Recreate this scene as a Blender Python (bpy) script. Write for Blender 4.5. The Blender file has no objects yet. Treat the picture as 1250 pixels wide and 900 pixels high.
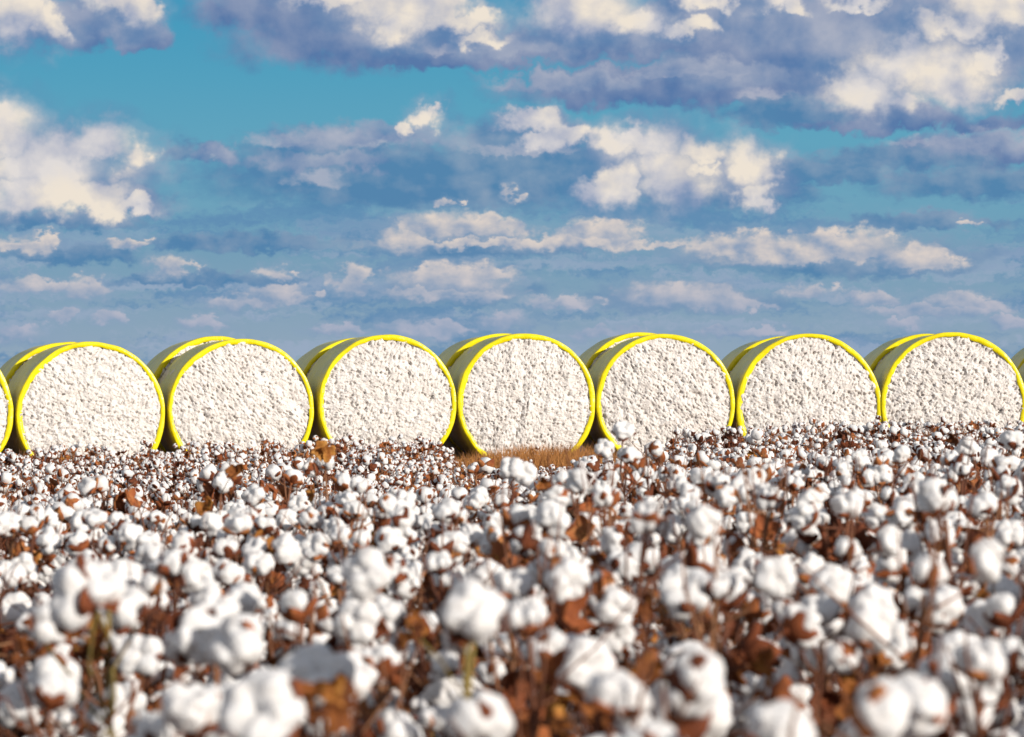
import bpy, bmesh, math, random
from mathutils import Vector, Matrix, Euler, noise, Quaternion

TEST_SKY_ONLY = False
R = math.radians
scene = bpy.context.scene
COL = scene.collection
random.seed(7)

# ------------------------------------------------------------------ units
FPX = 4687.5                 # a 135 mm lens on a 1250 px wide frame
BR, BL = 1.2, 2.35          # bale radius and length
EYE = 1.0                    # eye height above the near soil
HOR = 510.0


def at(px, py, y):
    """world point seen at photo pixel (px, py) at y metres in front of the viewer"""
    return Vector(((px - 625.0) / FPX * y, y, EYE + (HOR - py) / FPX * y))


def lin(r, g, b):
    f = lambda c: (c / 255 / 12.92) if c / 255 <= 0.04045 else ((c / 255 + 0.055) / 1.055) ** 2.4
    return (f(r), f(g), f(b), 1.0)


def sstep(a, b, x):
    t = min(1.0, max(0.0, (x - a) / (b - a)))
    return t * t * (3 - 2 * t)


def ground_z(x, y):
    t = sstep(9, 58, y)
    side = max(-0.26, min(0.0, x / 7.0 * 0.23)) + 0.07
    return t * side + 0.012 * noise.noise(Vector((x * 1.1, y * 1.1, 3.0))) + 0.02 * noise.noise(Vector((x * 0.2, y * 0.2, 9.0)))


# ------------------------------------------------------------------ object helpers
def tag(o, label=None, cat=None, group=None, kind=None):
    if label: o['label'] = label
    if cat: o['category'] = cat
    if group: o['group'] = group
    if kind: o['kind'] = kind
    return o


def empty(name, loc=(0, 0, 0), rz=0.0, scale=1.0):
    o = bpy.data.objects.new(name, None)
    o.empty_display_size = 0.1
    o.location = loc
    o.rotation_euler = (0, 0, rz)
    o.scale = (scale,) * 3
    COL.objects.link(o)
    return o


class Buf:
    """collects vertices and faces of one mesh"""
    def __init__(self):
        self.v, self.f, self.m = [], [], []

    def add(self, vs, fs, mat=0):
        n = len(self.v)
        self.v += [tuple(p) for p in vs]
        self.f += [tuple(n + i for i in q) for q in fs]
        self.m += [mat] * len(fs)

    def tube(self, pts, rads, n=6, mat=0):
        pts = [Vector(p) for p in pts]
        vs, fs = [], []
        up = Vector((0.31, 0.87, 0.38)).normalized()
        for i, p in enumerate(pts):
            d = (pts[min(i + 1, len(pts) - 1)] - pts[max(i - 1, 0)])
            d = d.normalized() if d.length > 1e-9 else Vector((0, 0, 1))
            a = d.cross(up)
            if a.length < 1e-4: a = d.cross(Vector((1, 0, 0)))
            a.normalize(); b = d.cross(a)
            for k in range(n):
                t = 2 * math.pi * k / n
                vs.append(p + (a * math.cos(t) + b * math.sin(t)) * rads[i])
        for i in range(len(pts) - 1):
            for k in range(n):
                fs.append((i * n + k, i * n + (k + 1) % n, (i + 1) * n + (k + 1) % n, (i + 1) * n + k))
        fs.append(tuple(range(n))[::-1])
        fs.append(tuple((len(pts) - 1) * n + k for k in range(n)))
        self.add(vs, fs, mat)

    def add_mesh(self, me, mat4, slot):
        self.add([mat4 @ v.co for v in me.vertices], [tuple(p.vertices) for p in me.polygons], slot)

    def mesh(self, name, mats, smooth=True):
        me = bpy.data.meshes.new(name)
        me.from_pydata(self.v, [], self.f)
        for m in mats: me.materials.append(m)
        me.polygons.foreach_set('material_index', self.m)
        me.polygons.foreach_set('use_smooth', [smooth] * len(self.f))
        me.update()
        return me


def link(name, me, parent=None, mat4=None):
    o = bpy.data.objects.new(name, me)
    COL.objects.link(o)
    if parent is not None: o.parent = parent
    if mat4 is not None: o.matrix_local = mat4
    return o


# ------------------------------------------------------------------ materials
def new_mat(name):
    m = bpy.data.materials.new(name)
    m.use_nodes = True
    nt = m.node_tree
    return m, nt, nt.nodes['Principled BSDF']


def nd(nt, t, **kw):
    n = nt.nodes.new(t)
    for k, v in kw.items(): setattr(n, k, v)
    return n


def noise_tex(nt, scale, detail=4, rough=0.55, vec=None, dim='3D'):
    n = nd(nt, 'ShaderNodeTexNoise', noise_dimensions=dim)
    n.inputs['Scale'].default_value = scale
    n.inputs['Detail'].default_value = detail
    n.inputs['Roughness'].default_value = rough
    if vec is not None: nt.links.new(vec, n.inputs['Vector'])
    return n


def ramp(nt, fac, stops, interp='LINEAR'):
    n = nd(nt, 'ShaderNodeValToRGB')
    cr = n.color_ramp
    cr.interpolation = interp
    while len(cr.elements) < len(stops): cr.elements.new(0.5)
    for e, (p, c) in zip(cr.elements, stops):
        e.position = p
        e.color = c if len(c) == 4 else (*c, 1)
    nt.links.new(fac, n.inputs['Fac'])
    return n


def bump(nt, bsdf, h, strength, dist):
    b = nd(nt, 'ShaderNodeBump')
    b.inputs['Strength'].default_value = strength
    b.inputs['Distance'].default_value = dist
    nt.links.new(h, b.inputs['Height'])
    nt.links.new(b.outputs['Normal'], bsdf.inputs['Normal'])


def make_materials():
    M = {}
    # lint: bright matt white with fibre bump and a little light coming through
    m, nt, p = new_mat('cotton_lint')
    tc = nd(nt, 'ShaderNodeTexCoord')
    n1 = noise_tex(nt, 55, 5, 0.65, tc.outputs['Object'])
    c = ramp(nt, n1.outputs['Fac'], [(0.3, (0.80, 0.76, 0.72)), (0.55, (0.88, 0.87, 0.86)), (0.75, (0.91, 0.90, 0.90))])
    nt.links.new(c.outputs['Color'], p.inputs['Base Color'])
    p.inputs['Roughness'].default_value = 0.95
    p.inputs['Specular IOR Level'].default_value = 0.1
    n2 = noise_tex(nt, 160, 4, 0.7, tc.outputs['Object'])
    bump(nt, p, n2.outputs['Fac'], 0.5, 0.004)
    tr = nd(nt, 'ShaderNodeBsdfTranslucent')
    tr.inputs['Color'].default_value = (0.88, 0.86, 0.84, 1)
    mx = nd(nt, 'ShaderNodeMixShader')
    mx.inputs['Fac'].default_value = 0.25
    nt.links.new(p.outputs[0], mx.inputs[1]); nt.links.new(tr.outputs[0], mx.inputs[2])
    nt.links.new(mx.outputs[0], nt.nodes['Material Output'].inputs['Surface'])
    M['lint'] = m

    def dry(name, cols, scale, transl, rough=0.8):
        m, nt, p = new_mat(name)
        tc = nd(nt, 'ShaderNodeTexCoord')
        oi = nd(nt, 'ShaderNodeObjectInfo')
        n1 = noise_tex(nt, scale, 4, 0.6, tc.outputs['Object'])
        ad = nd(nt, 'ShaderNodeMath', operation='MULTIPLY_ADD')
        nt.links.new(oi.outputs['Random'], ad.inputs[0])
        ad.inputs[1].default_value = 0.55
        nt.links.new(n1.outputs['Fac'], ad.inputs[2])
        sb = nd(nt, 'ShaderNodeMath', operation='SUBTRACT')
        nt.links.new(ad.outputs[0], sb.inputs[0]); sb.inputs[1].default_value = 0.27
        c = ramp(nt, sb.outputs[0], cols)
        nt.links.new(c.outputs['Color'], p.inputs['Base Color'])
        p.inputs['Roughness'].default_value = rough
        p.inputs['Specular IOR Level'].default_value = 0.25
        n2 = noise_tex(nt, scale * 4, 3, 0.6, tc.outputs['Object'])
        bump(nt, p, n2.outputs['Fac'], 0.4, 0.003)
        if transl > 0:
            tr = nd(nt, 'ShaderNodeBsdfTranslucent')
            nt.links.new(c.outputs['Color'], tr.inputs['Color'])
            mx = nd(nt, 'ShaderNodeMixShader'); mx.inputs['Fac'].default_value = transl
            nt.links.new(p.outputs[0], mx.inputs[1]); nt.links.new(tr.outputs[0], mx.inputs[2])
            nt.links.new(mx.outputs[0], nt.nodes['Material Output'].inputs['Surface'])
        return m
    M['burr'] = dry('dry_burr', [(0.15, (0.055, 0.015, 0.007)), (0.4, (0.16, 0.042, 0.015)), (0.65, (0.29, 0.085, 0.026)), (0.9, (0.42, 0.18, 0.06))], 30, 0.08)
    M['leaf'] = dry('dry_leaf', [(0.1, (0.06, 0.018, 0.009)), (0.35, (0.18, 0.055, 0.018)), (0.6, (0.34, 0.12, 0.028)), (0.8, (0.50, 0.23, 0.05)), (0.95, (0.55, 0.33, 0.12))], 22, 0.3)
    M['stalk'] = dry('stalk_bark', [(0.2, (0.06, 0.020, 0.012)), (0.5, (0.15, 0.055, 0.028)), (0.85, (0.26, 0.125, 0.06))], 18, 0.0)
    M['green_stalk'] = dry('green_stalk_bark', [(0.2, (0.13, 0.075, 0.025)), (0.5, (0.22, 0.16, 0.045)), (0.85, (0.30, 0.24, 0.07))], 18, 0.0)
    M['grass'] = dry('dry_grass_blade', [(0.2, (0.26, 0.10, 0.03)), (0.5, (0.44, 0.20, 0.06)), (0.85, (0.58, 0.33, 0.11))], 3.0, 0.2)

    # pressed seed cotton of the bale ends: off-white with bits of dry leaf and burr
    m, nt, p = new_mat('pressed_cotton')
    tc = nd(nt, 'ShaderNodeTexCoord')
    n1 = noise_tex(nt, 3.0, 4, 0.6, tc.outputs['Object'])
    base = ramp(nt, n1.outputs['Fac'], [(0.3, (0.66, 0.61, 0.565)), (0.6, (0.74, 0.70, 0.66)), (0.8, (0.77, 0.74, 0.705))])
    mp = nd(nt, 'ShaderNodeMapping'); mp.inputs['Scale'].default_value = (1, 1, 0.6)
    nt.links.new(tc.outputs['Object'], mp.inputs['Vector'])
    n2 = noise_tex(nt, 25, 3, 0.6, mp.outputs['Vector'])
    tr = ramp(nt, n2.outputs['Fac'], [(0.60, (0, 0, 0)), (0.70, (1, 1, 1))])
    mix = nd(nt, 'ShaderNodeMix', data_type='RGBA')
    nt.links.new(tr.outputs['Color'], mix.inputs['Factor'])
    nt.links.new(base.outputs['Color'], mix.inputs['A'])
    mix.inputs['B'].default_value = (0.30, 0.25, 0.215, 1)
    nt.links.new(mix.outputs['Result'], p.inputs['Base Color'])
    p.inputs['Roughness'].default_value = 0.95
    p.inputs['Specular IOR Level'].default_value = 0.1
    n3 = noise_tex(nt, 40, 4, 0.65, tc.outputs['Object'])
    bump(nt, p, n3.outputs['Fac'], 0.7, 0.03)
    M['pressed'] = m

    # yellow stretch film round the bales
    m, nt, p = new_mat('yellow_film')
    tc = nd(nt, 'ShaderNodeTexCoord')
    n1 = noise_tex(nt, 2.2, 4, 0.6, tc.outputs['Object'])
    c = ramp(nt, n1.outputs['Fac'], [(0.3, (0.70, 0.56, 0.004)), (0.6, (0.80, 0.69, 0.006)), (0.8, (0.84, 0.75, 0.012))])
    nt.links.new(c.outputs['Color'], p.inputs['Base Color'])
    # the drum mixes towards dull beige in patches, the turned-in ends stay yellow
    sx = nd(nt, 'ShaderNodeSeparateXYZ'); nt.links.new(tc.outputs['Object'], sx.inputs[0])
    ab = nd(nt, 'ShaderNodeMath', operation='SUBTRACT'); nt.links.new(sx.outputs['Y'], ab.inputs[0]); ab.inputs[1].default_value = BL / 2
    ab2 = nd(nt, 'ShaderNodeMath', operation='ABSOLUTE'); nt.links.new(ab.outputs[0], ab2.inputs[0])
    mr = nd(nt, 'ShaderNodeMapRange', interpolation_type='SMOOTHSTEP'); nt.links.new(ab2.outputs[0], mr.inputs['Value'])
    mr.inputs['From Min'].default_value = BL / 2 - 0.02; mr.inputs['From Max'].default_value = BL / 2 - 0.16
    nd1 = noise_tex(nt, 1.4, 5, 0.65, tc.outputs['Object'])
    mr2 = nd(nt, 'ShaderNodeMapRange'); nt.links.new(nd1.outputs['Fac'], mr2.inputs['Value'])
    mr2.inputs['From Min'].default_value = 0.3; mr2.inputs['From Max'].default_value = 0.7
    mr2.inputs['To Min'].default_value = 0.15; mr2.inputs['To Max'].default_value = 0.65
    mu = nd(nt, 'ShaderNodeMath', operation='MULTIPLY'); nt.links.new(mr.outputs[0], mu.inputs[0]); nt.links.new(mr2.outputs[0], mu.inputs[1])
    dm = nd(nt, 'ShaderNodeMix', data_type='RGBA'); nt.links.new(mu.outputs[0], dm.inputs['Factor'])
    nt.links.new(c.outputs['Color'], dm.inputs['A']); dm.inputs['B'].default_value = (0.34, 0.28, 0.13, 1)
    nt.links.new(dm.outputs['Result'], p.inputs['Base Color'])
    p.inputs['Roughness'].default_value = 0.30
    p.inputs['Specular IOR Level'].default_value = 0.4
    mp = nd(nt, 'ShaderNodeMapping'); mp.inputs['Scale'].default_value = (0.6, 7, 0.6)
    nt.links.new(tc.outputs['Object'], mp.inputs['Vector'])
    n2 = noise_tex(nt, 5, 5, 0.6, mp.outputs['Vector'])
    bump(nt, p, n2.outputs['Fac'], 0.6, 0.04)
    M['film'] = m

    # soil with fallen lint and litter
    m, nt, p = new_mat('field_soil')
    tc = nd(nt, 'ShaderNodeTexCoord')
    n1 = noise_tex(nt, 1.3, 6, 0.65, tc.outputs['Object'])
    soil = ramp(nt, n1.outputs['Fac'], [(0.3, (0.09, 0.040, 0.020)), (0.55, (0.17, 0.080, 0.040)), (0.8, (0.26, 0.14, 0.075))])
    n2 = noise_tex(nt, 26, 4, 0.6, tc.outputs['Object'])
    lt = ramp(nt, n2.outputs['Fac'], [(0.64, (0, 0, 0)), (0.68, (1, 1, 1))])
    mix = nd(nt, 'ShaderNodeMix', data_type='RGBA')
    nt.links.new(lt.outputs['Color'], mix.inputs['Factor'])
    nt.links.new(soil.outputs['Color'], mix.inputs['A'])
    mix.inputs['B'].default_value = (0.62, 0.57, 0.52, 1)
    nt.links.new(mix.outputs['Result'], p.inputs['Base Color'])
    p.inputs['Roughness'].default_value = 0.95
    n3 = noise_tex(nt, 9, 6, 0.7, tc.outputs['Object'])
    bump(nt, p, n3.outputs['Fac'], 0.8, 0.06)
    M['soil'] = m
    return M


# ------------------------------------------------------------------ sky
SUN_AZ, SUN_EL = 46.0, 17.0          # degrees to the right of straight behind the viewer; above the horizon
SKY_STRENGTH = 0.08
EXPOSURE = 0.25
sun_dir = Vector((math.cos(R(SUN_EL)) * math.sin(R(SUN_AZ)), -math.cos(R(SUN_EL)) * math.cos(R(SUN_AZ)), math.sin(R(SUN_EL))))


MASSES = [
    (425, 50, 165, 62, 1.5), (330, 20, 110, 50), (520, 75, 130, 28, 2), (600, 60, 70, 30),
    (90, 40, 60, 45), (165, 55, 40, 25),
    (740, 60, 150, 40, 2), (950, 60, 190, 105, 1.3), (1120, 60, 210, 100), (870, 30, 90, 60), (1000, 20, 330, 40),
    (790, 112, 200, 36, 2), (930, 120, 120, 34), (1180, 190, 120, 25), (1090, 152, 170, 24, 2.2),
    (640, 60, 60, 30), (620, 72, 60, 20)]
BLUES = [
    (470, 222, 245, 56, 1.6), (400, 190, 120, 36), (630, 212, 140, 66), (640, 225, 100, 44, 2.4), (560, 240, 170, 38, 2),
    (720, 225, 120, 48), (870, 235, 130, 44), (960, 142, 90, 24, 2), (1000, 215, 130, 20),
    (250, 190, 60, 18), (150, 250, 70, 22), (90, 318, 100, 18, 2), (300, 300, 130, 16), (600, 305, 140, 18), (1000, 315, 200, 28),
    (1180, 230, 130, 30), (560, 360, 100, 24), (830, 370, 120, 24), (1050, 330, 140, 20), (60, 275, 120, 14), (1090, 200, 120, 22), (250, 345, 120, 12), (1130, 275, 110, 14)]
FAR = [
    (1010, 312, 130, 24, 2.2), (300, 372, 60, 12), (690, 372, 50, 10), (1060, 366, 40, 12), (20, 305, 30, 10), (160, 300, 30, 8), (565, 281, 85, 22), (495, 296, 32, 22), (735, 288, 62, 20), (690, 300, 90, 14), (640, 300, 200, 8),
    (925, 305, 105, 20), (1040, 302, 70, 24), (1115, 322, 58, 20), (990, 318, 120, 12),
    (550, 345, 78, 24), (545, 362, 90, 12), (342, 362, 36, 16), (372, 366, 24, 10), (210, 330, 22, 16), (105, 356, 26, 20), (50, 352, 50, 12),
    (42, 306, 26, 16), (62, 302, 16, 14), (425, 350, 26, 24), (340, 335, 20, 12),
    (830, 367, 85, 22), (880, 375, 50, 12), (1165, 370, 38, 14), (985, 358, 38, 11), (1135, 382, 90, 12),
    (615, 395, 42, 16), (510, 405, 55, 16), (410, 405, 36, 9), (135, 390, 22, 12), (70, 392, 20, 12), (250, 398, 32, 12), (740, 408, 50, 10), (1100, 398, 34, 12), (900, 408, 60, 9),
    (1230, 398, 34, 12), (20, 412, 50, 14), (545, 250, 16, 7), (625, 240, 12, 14), (1180, 278, 14, 8)]
NEAR = [
    (20, 22, 58, 56, 1.4), (60, 30, 24, 40), (158, 12, 36, 50), (140, 0, 44, 34),
    (495, 10, 90, 44), (490, 35, 40, 44), (560, 30, 64, 24), (590, 50, 50, 16), (400, 0, 70, 26),
    (715, 10, 84, 56, 1.4), (770, 25, 60, 34), (835, 40, 32, 22), (860, 5, 28, 24),
    (1065, 118, 72, 46, 1.6), (1160, 100, 76, 56, 1.5), (1115, 90, 76, 46), (1205, 80, 24, 30),
    (1215, 22, 66, 44), (1170, 40, 54, 28), (1235, 120, 30, 14), (1050, 5, 44, 12), (950, 8, 44, 16),
    (15, 170, 62, 50), (60, 205, 98, 48), (125, 182, 68, 38), (60, 245, 104, 46, 2.2), (110, 255, 54, 28, 2), (165, 258, 36, 16),
    (650, 152, 40, 22), (662, 178, 26, 24), (525, 150, 28, 20), (495, 165, 14, 20), (700, 165, 40, 20), (755, 172, 48, 24),
    (822, 216, 70, 62, 1.4), (800, 182, 62, 34), (868, 186, 44, 24), (746, 238, 38, 36, 1.4), (920, 205, 38, 36), (915, 240, 30, 32), (860, 205, 26, 20)]
BODIES = [
    (1090, 70, 180, 84, 1.4), (1200, 80, 80, 84), (960, 40, 120, 60), (805, 195, 115, 58, 1.8), (905, 218, 72, 54), (660, 152, 62, 22), (460, 172, 150, 20), (380, 198, 90, 16),
    (60, 218, 138, 74, 2), (170, 255, 60, 24), (740, 45, 150, 46), (520, 45, 120, 48), (600, 62, 90, 22), (870, 98, 120, 26, 2), (700, 100, 120, 14), (150, 40, 50, 46), (40, 40, 80, 50), (265, 190, 40, 18), (1190, 180, 90, 22)]
WISPS = [(386, 220, 52, 15), (265, 190, 26, 16), (350, 172, 50, 14), (1225, 168, 44, 12), (440, 172, 70, 16), (560, 60, 80, 10), (840, 92, 100, 7), (1150, 175, 90, 9), (640, 185, 80, 10), (930, 118, 40, 12)]



def cloud_lump():
    """node group for one lump: keeps the largest closeness F and sums the height inside the lumps, weighted by closeness"""
    if 'cloud_lump' in bpy.data.node_groups: return bpy.data.node_groups['cloud_lump']
    g = bpy.data.node_groups.new('cloud_lump', 'ShaderNodeTree')
    for nm, ty in (('P', 'NodeSocketVector'), ('F', 'NodeSocketFloat'), ('H', 'NodeSocketFloat'), ('W', 'NodeSocketFloat'), ('C', 'NodeSocketVector'), ('S', 'NodeSocketVector'), ('B', 'NodeSocketFloat')):
        g.interface.new_socket(nm, in_out='INPUT', socket_type=ty)
    for nm in ('F', 'H', 'W'):
        g.interface.new_socket(nm, in_out='OUTPUT', socket_type='NodeSocketFloat')
    g.interface.new_socket('P', in_out='OUTPUT', socket_type='NodeSocketVector')
    gi, go = g.nodes.new('NodeGroupInput'), g.nodes.new('NodeGroupOutput')
    GL = g.links.new

    def gm(op, a, b=None, c=None):
        n = nd(g, 'ShaderNodeMath', operation=op)
        for i, v in enumerate((a, b, c)):
            if v is None: continue
            if isinstance(v, (int, float)): n.inputs[i].default_value = v
            else: GL(v, n.inputs[i])
        return n.outputs[0]
    s1 = nd(g, 'ShaderNodeVectorMath', operation='SUBTRACT'); GL(gi.outputs['P'], s1.inputs[0]); GL(gi.outputs['C'], s1.inputs[1])
    s2 = nd(g, 'ShaderNodeVectorMath', operation='MULTIPLY'); GL(s1.outputs[0], s2.inputs[0]); GL(gi.outputs['S'], s2.inputs[1])
    s3 = nd(g, 'ShaderNodeSeparateXYZ'); GL(s2.outputs[0], s3.inputs[0])
    yy = gm('MAXIMUM', s3.outputs[1], gm('MULTIPLY', s3.outputs[1], gm('MULTIPLY', gi.outputs['B'], -1.0)))
    dd = gm('SQRT', gm('ADD', gm('MULTIPLY', s3.outputs[0], s3.outputs[0]), gm('MULTIPLY', yy, yy)))
    fi = gm('SUBTRACT', 1.0, dd)
    hi = gm('MULTIPLY_ADD', s3.outputs[0], 0.3, s3.outputs[1])
    wt = gm('EXPONENT', gm('MULTIPLY', gm('MAXIMUM', fi, -2.0), 9.0))
    GL(gm('MAXIMUM', fi, gi.outputs['F']), go.inputs['F'])
    # hand the chart on only after this lump is done, so that the lumps are worked off one by one
    pv = nd(g, 'ShaderNodeVectorMath', operation='SCALE'); pv.inputs[0].default_value = (1e-7, 1e-7, 0)
    pw = nd(g, 'ShaderNodeVectorMath', operation='ADD'); GL(gi.outputs['P'], pw.inputs[0]); GL(pv.outputs[0], pw.inputs[1])
    GL(fi, pv.inputs['Scale']); GL(pw.outputs[0], go.inputs['P'])
    GL(gm('MULTIPLY_ADD', wt, hi, gi.outputs['H']), go.inputs['H'])
    GL(gm('ADD', wt, gi.outputs['W']), go.inputs['W'])
    return g


def sky_colour(nt, tile):
    """radiance of the sky as nodes in tree nt; tile: the chart patch whose clouds are wanted, None for the open sky all round"""
    def L(x, y):
        nt.links.new(x, y)

    def math_(op, a, b=None, c=None, clamp=False):
        n = nd(nt, 'ShaderNodeMath', operation=op, use_clamp=clamp)
        for i, v in enumerate((a, b, c)):
            if v is None: continue
            if isinstance(v, (int, float)): n.inputs[i].default_value = v
            else: L(v, n.inputs[i])
        return n.outputs[0]

    def smooth(v, a, b, lo=0.0, hi=1.0):
        n = nd(nt, 'ShaderNodeMapRange', interpolation_type='SMOOTHSTEP')
        L(v, n.inputs['Value'])
        n.inputs['From Min'].default_value = a; n.inputs['From Max'].default_value = b
        n.inputs['To Min'].default_value = lo; n.inputs['To Max'].default_value = hi
        return n.outputs[0]

    def mixc(f, a, b):
        n = nd(nt, 'ShaderNodeMix', data_type='RGBA')
        if isinstance(f, (int, float)): n.inputs['Factor'].default_value = f
        else: L(f, n.inputs['Factor'])
        for k, v in (('A', a), ('B', b)):
            if isinstance(v, tuple): n.inputs[k].default_value = v
            else: L(v, n.inputs[k])
        return n.outputs['Result']

    def col(r, g, b, k=1.0):                     # radiance of an sRGB tone through the background strength
        c = lin(r, g, b)
        k /= SKY_STRENGTH * 2 ** EXPOSURE
        return (c[0] * k, c[1] * k, c[2] * k, 1)

    def vec(x, y, z=0.0):
        n = nd(nt, 'ShaderNodeCombineXYZ')
        for i, v in enumerate((x, y, z)):
            if isinstance(v, (int, float)): n.inputs[i].default_value = v
            else: L(v, n.inputs[i])
        return n.outputs[0]

    def vmath(op, a, b=None, scale=None):
        n = nd(nt, 'ShaderNodeVectorMath', operation=op)
        for i, v in enumerate((a, b)):
            if v is None: continue
            if isinstance(v, tuple): n.inputs[i].default_value = v
            else: L(v, n.inputs[i])
        if scale is not None:
            if isinstance(scale, (int, float)): n.inputs['Scale'].default_value = scale
            else: L(scale, n.inputs['Scale'])
        return n.outputs['Value'] if op in ('LENGTH', 'DOT_PRODUCT') else n.outputs[0]

    tc = nd(nt, 'ShaderNodeTexCoord')
    sp = nd(nt, 'ShaderNodeSeparateXYZ'); L(tc.outputs['Object' if tile else 'Generated'], sp.inputs[0])
    dx, dy, dz = sp.outputs
    hyp = math_('MAXIMUM', math_('SQRT', math_('ADD', math_('MULTIPLY', dx, dx), math_('MULTIPLY', dy, dy))), 1e-4)
    az = math_('ARCTAN2', dx, dy)
    tel = math_('DIVIDE', dz, hyp)
    # sky chart: hundredths of FPX-radians, x along the compass, y above the horizon
    qx = math_('MULTIPLY', az, FPX / 100)
    qy = math_('MULTIPLY', tel, FPX / 100)

    sky = nd(nt, 'ShaderNodeTexSky', sky_type='NISHITA', sun_disc=False)
    sky.sun_elevation = R(SUN_EL)
    sky.sun_rotation = math.atan2(sun_dir.x, sun_dir.y)
    sky.air_density = 1.0; sky.dust_density = 0.4; sky.ozone_density = 2.5

    # clear air near the horizon in this direction, deep teal higher up, blended into the physical sky overhead
    rr = nd(nt, 'ShaderNodeMapRange'); L(qy, rr.inputs['Value']); rr.inputs['From Max'].default_value = 5.5
    grad = ramp(nt, rr.outputs[0], [
        (0.00, col(158, 174, 190)), (0.17, col(142, 165, 186)), (0.36, col(118, 158, 183)),
        (0.56, col(102, 165, 190)), (0.75, col(84, 160, 190)), (1.0, col(58, 150, 188))])
    base = mixc(smooth(qy, 6.0, 22.0), grad.outputs['Color'], sky.outputs['Color'])

    # two sets of noise fields: broad for the near clouds overhead, finer and flatter for the far ones over the horizon
    q = vec(qx, qy)

    def fields(scale, flat, seed):
        v = vmath('ADD', vmath('MULTIPLY', q, (scale, scale * flat, 0)), (seed, seed * 1.7, 0))
        na = noise_tex(nt, 1.0, 6, 0.50, v, '2D')
        nb = noise_tex(nt, 1.0, 6, 0.50, vmath('ADD', v, (0.20, 0.20, 0.0)), '2D')
        nw = noise_tex(nt, 0.85, 5, 0.6, vmath('ADD', v, (13.1, 4.2, 0.0)), '2D')
        nf = noise_tex(nt, 2.6, 6, 0.56, v, '2D')
        relief = math_('SUBTRACT', na.outputs['Fac'], nb.outputs['Fac'])      # >0 where the puff faces the sun side
        wv = vmath('SUBTRACT', nw.outputs['Color'], (0.5, 0.5, 0.5))
        wf = vmath('SUBTRACT', nf.outputs['Color'], (0.5, 0.5, 0.5))
        return na.outputs['Fac'], relief, math_('SUBTRACT', nf.outputs['Fac'], 0.5), wv, wf, nw.outputs['Fac']
    na, relief, fray, wv, wf, soft_n = fields(0.95, 1.1, 0.0)
    na2, relief2, fray2, wv2, wf2, soft2 = fields(1.9, 1.5, 31.0)
    P = vmath('ADD', q, vmath('ADD', vmath('MULTIPLY', wv, (0.80, 0.40, 0)), vmath('MULTIPLY', wf, (0.58, 0.50, 0))))
    P2 = vmath('ADD', q, vmath('ADD', vmath('MULTIPLY', wv2, (0.70, 0.24, 0)), vmath('MULTIPLY', wf2, (0.40, 0.24, 0))))

    g = cloud_lump()

    def layer(lumps, coord, tile):
        """lumps: photo-chart ellipses (x, y of the centre, half width, half height[, flatness of base]); only those near the tile"""
        F, H, W = None, None, None
        x0, x1, y0, y1 = tile
        for l in lumps:
            cx, cy, rx, ry = l[:4]; fl = l[4] if len(l) > 4 else 1.8
            mg = 40 + 75 * max(0.0, min(1.0, (HOR - cy) / 420))
            if cx + rx + mg < x0 or cx - rx - mg > x1 or cy + ry + mg < y0 or cy - ry - mg > y1: continue
            n = nd(nt, 'ShaderNodeGroup'); n.node_tree = g
            L(coord, n.inputs['P'])
            n.inputs['C'].default_value = ((cx - 625) / 100, (HOR - cy) / 100, 0)
            n.inputs['S'].default_value = (100 / rx, 100 / ry, 0)
            n.inputs['B'].default_value = fl
            if F is None:
                n.inputs['F'].default_value = -3.0; n.inputs['H'].default_value = 0.0; n.inputs['W'].default_value = 1e-9
            else:
                L(F, n.inputs['F']); L(H, n.inputs['H']); L(W, n.inputs['W'])
            F, H, W, coord = n.outputs['F'], n.outputs['H'], n.outputs['W'], n.outputs['P']
        return F, (math_('DIVIDE', H, W) if F is not None else None)

    def mask(F, H, lo, hi, soft, fr, sn):
        """crisp on the sunlit top, dissolving towards the base and here and there along the edge"""
        wide = math_('MULTIPLY_ADD', math_('MAXIMUM', smooth(H, 0.35, -0.35), smooth(sn, 0.44, 0.60)), soft, hi)
        x = math_('ADD', F, math_('MULTIPLY', fr, smooth(H, -0.5, 0.2, 0.06, 0.24)))
        t = math_('DIVIDE', math_('SUBTRACT', x, lo), math_('SUBTRACT', wide, lo), clamp=True)
        return math_('MULTIPLY', math_('MULTIPLY', t, t), math_('SUBTRACT', 3.0, math_('MULTIPLY', t, 2.0)))

    # level streaks of far grey-blue cloud
    qs = vec(math_('MULTIPLY', qx, 0.33), math_('MULTIPLY', qy, 2.3))
    qs = vmath('ADD', qs, vmath('SCALE', wf2, scale=0.55))
    ns = noise_tex(nt, 1.0, 6, 0.6, qs, '2D')
    m = math_('MULTIPLY', smooth(ns.outputs['Fac'], 0.44, 0.64), smooth(qy, 3.5, 2.3))
    streaked = mixc(math_('MULTIPLY', m, 0.8), base, col(93, 137, 178))
    ns2 = noise_tex(nt, 1.6, 6, 0.6, vmath('ADD', qs, (5.3, 2.2, 0)), '2D')
    m = math_('MULTIPLY', smooth(ns2.outputs['Fac'], 0.46, 0.66), smooth(qy, 2.9, 1.6))
    streaked = mixc(math_('MULTIPLY', m, 0.7), streaked, col(156, 172, 196))

    c = streaked
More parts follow.
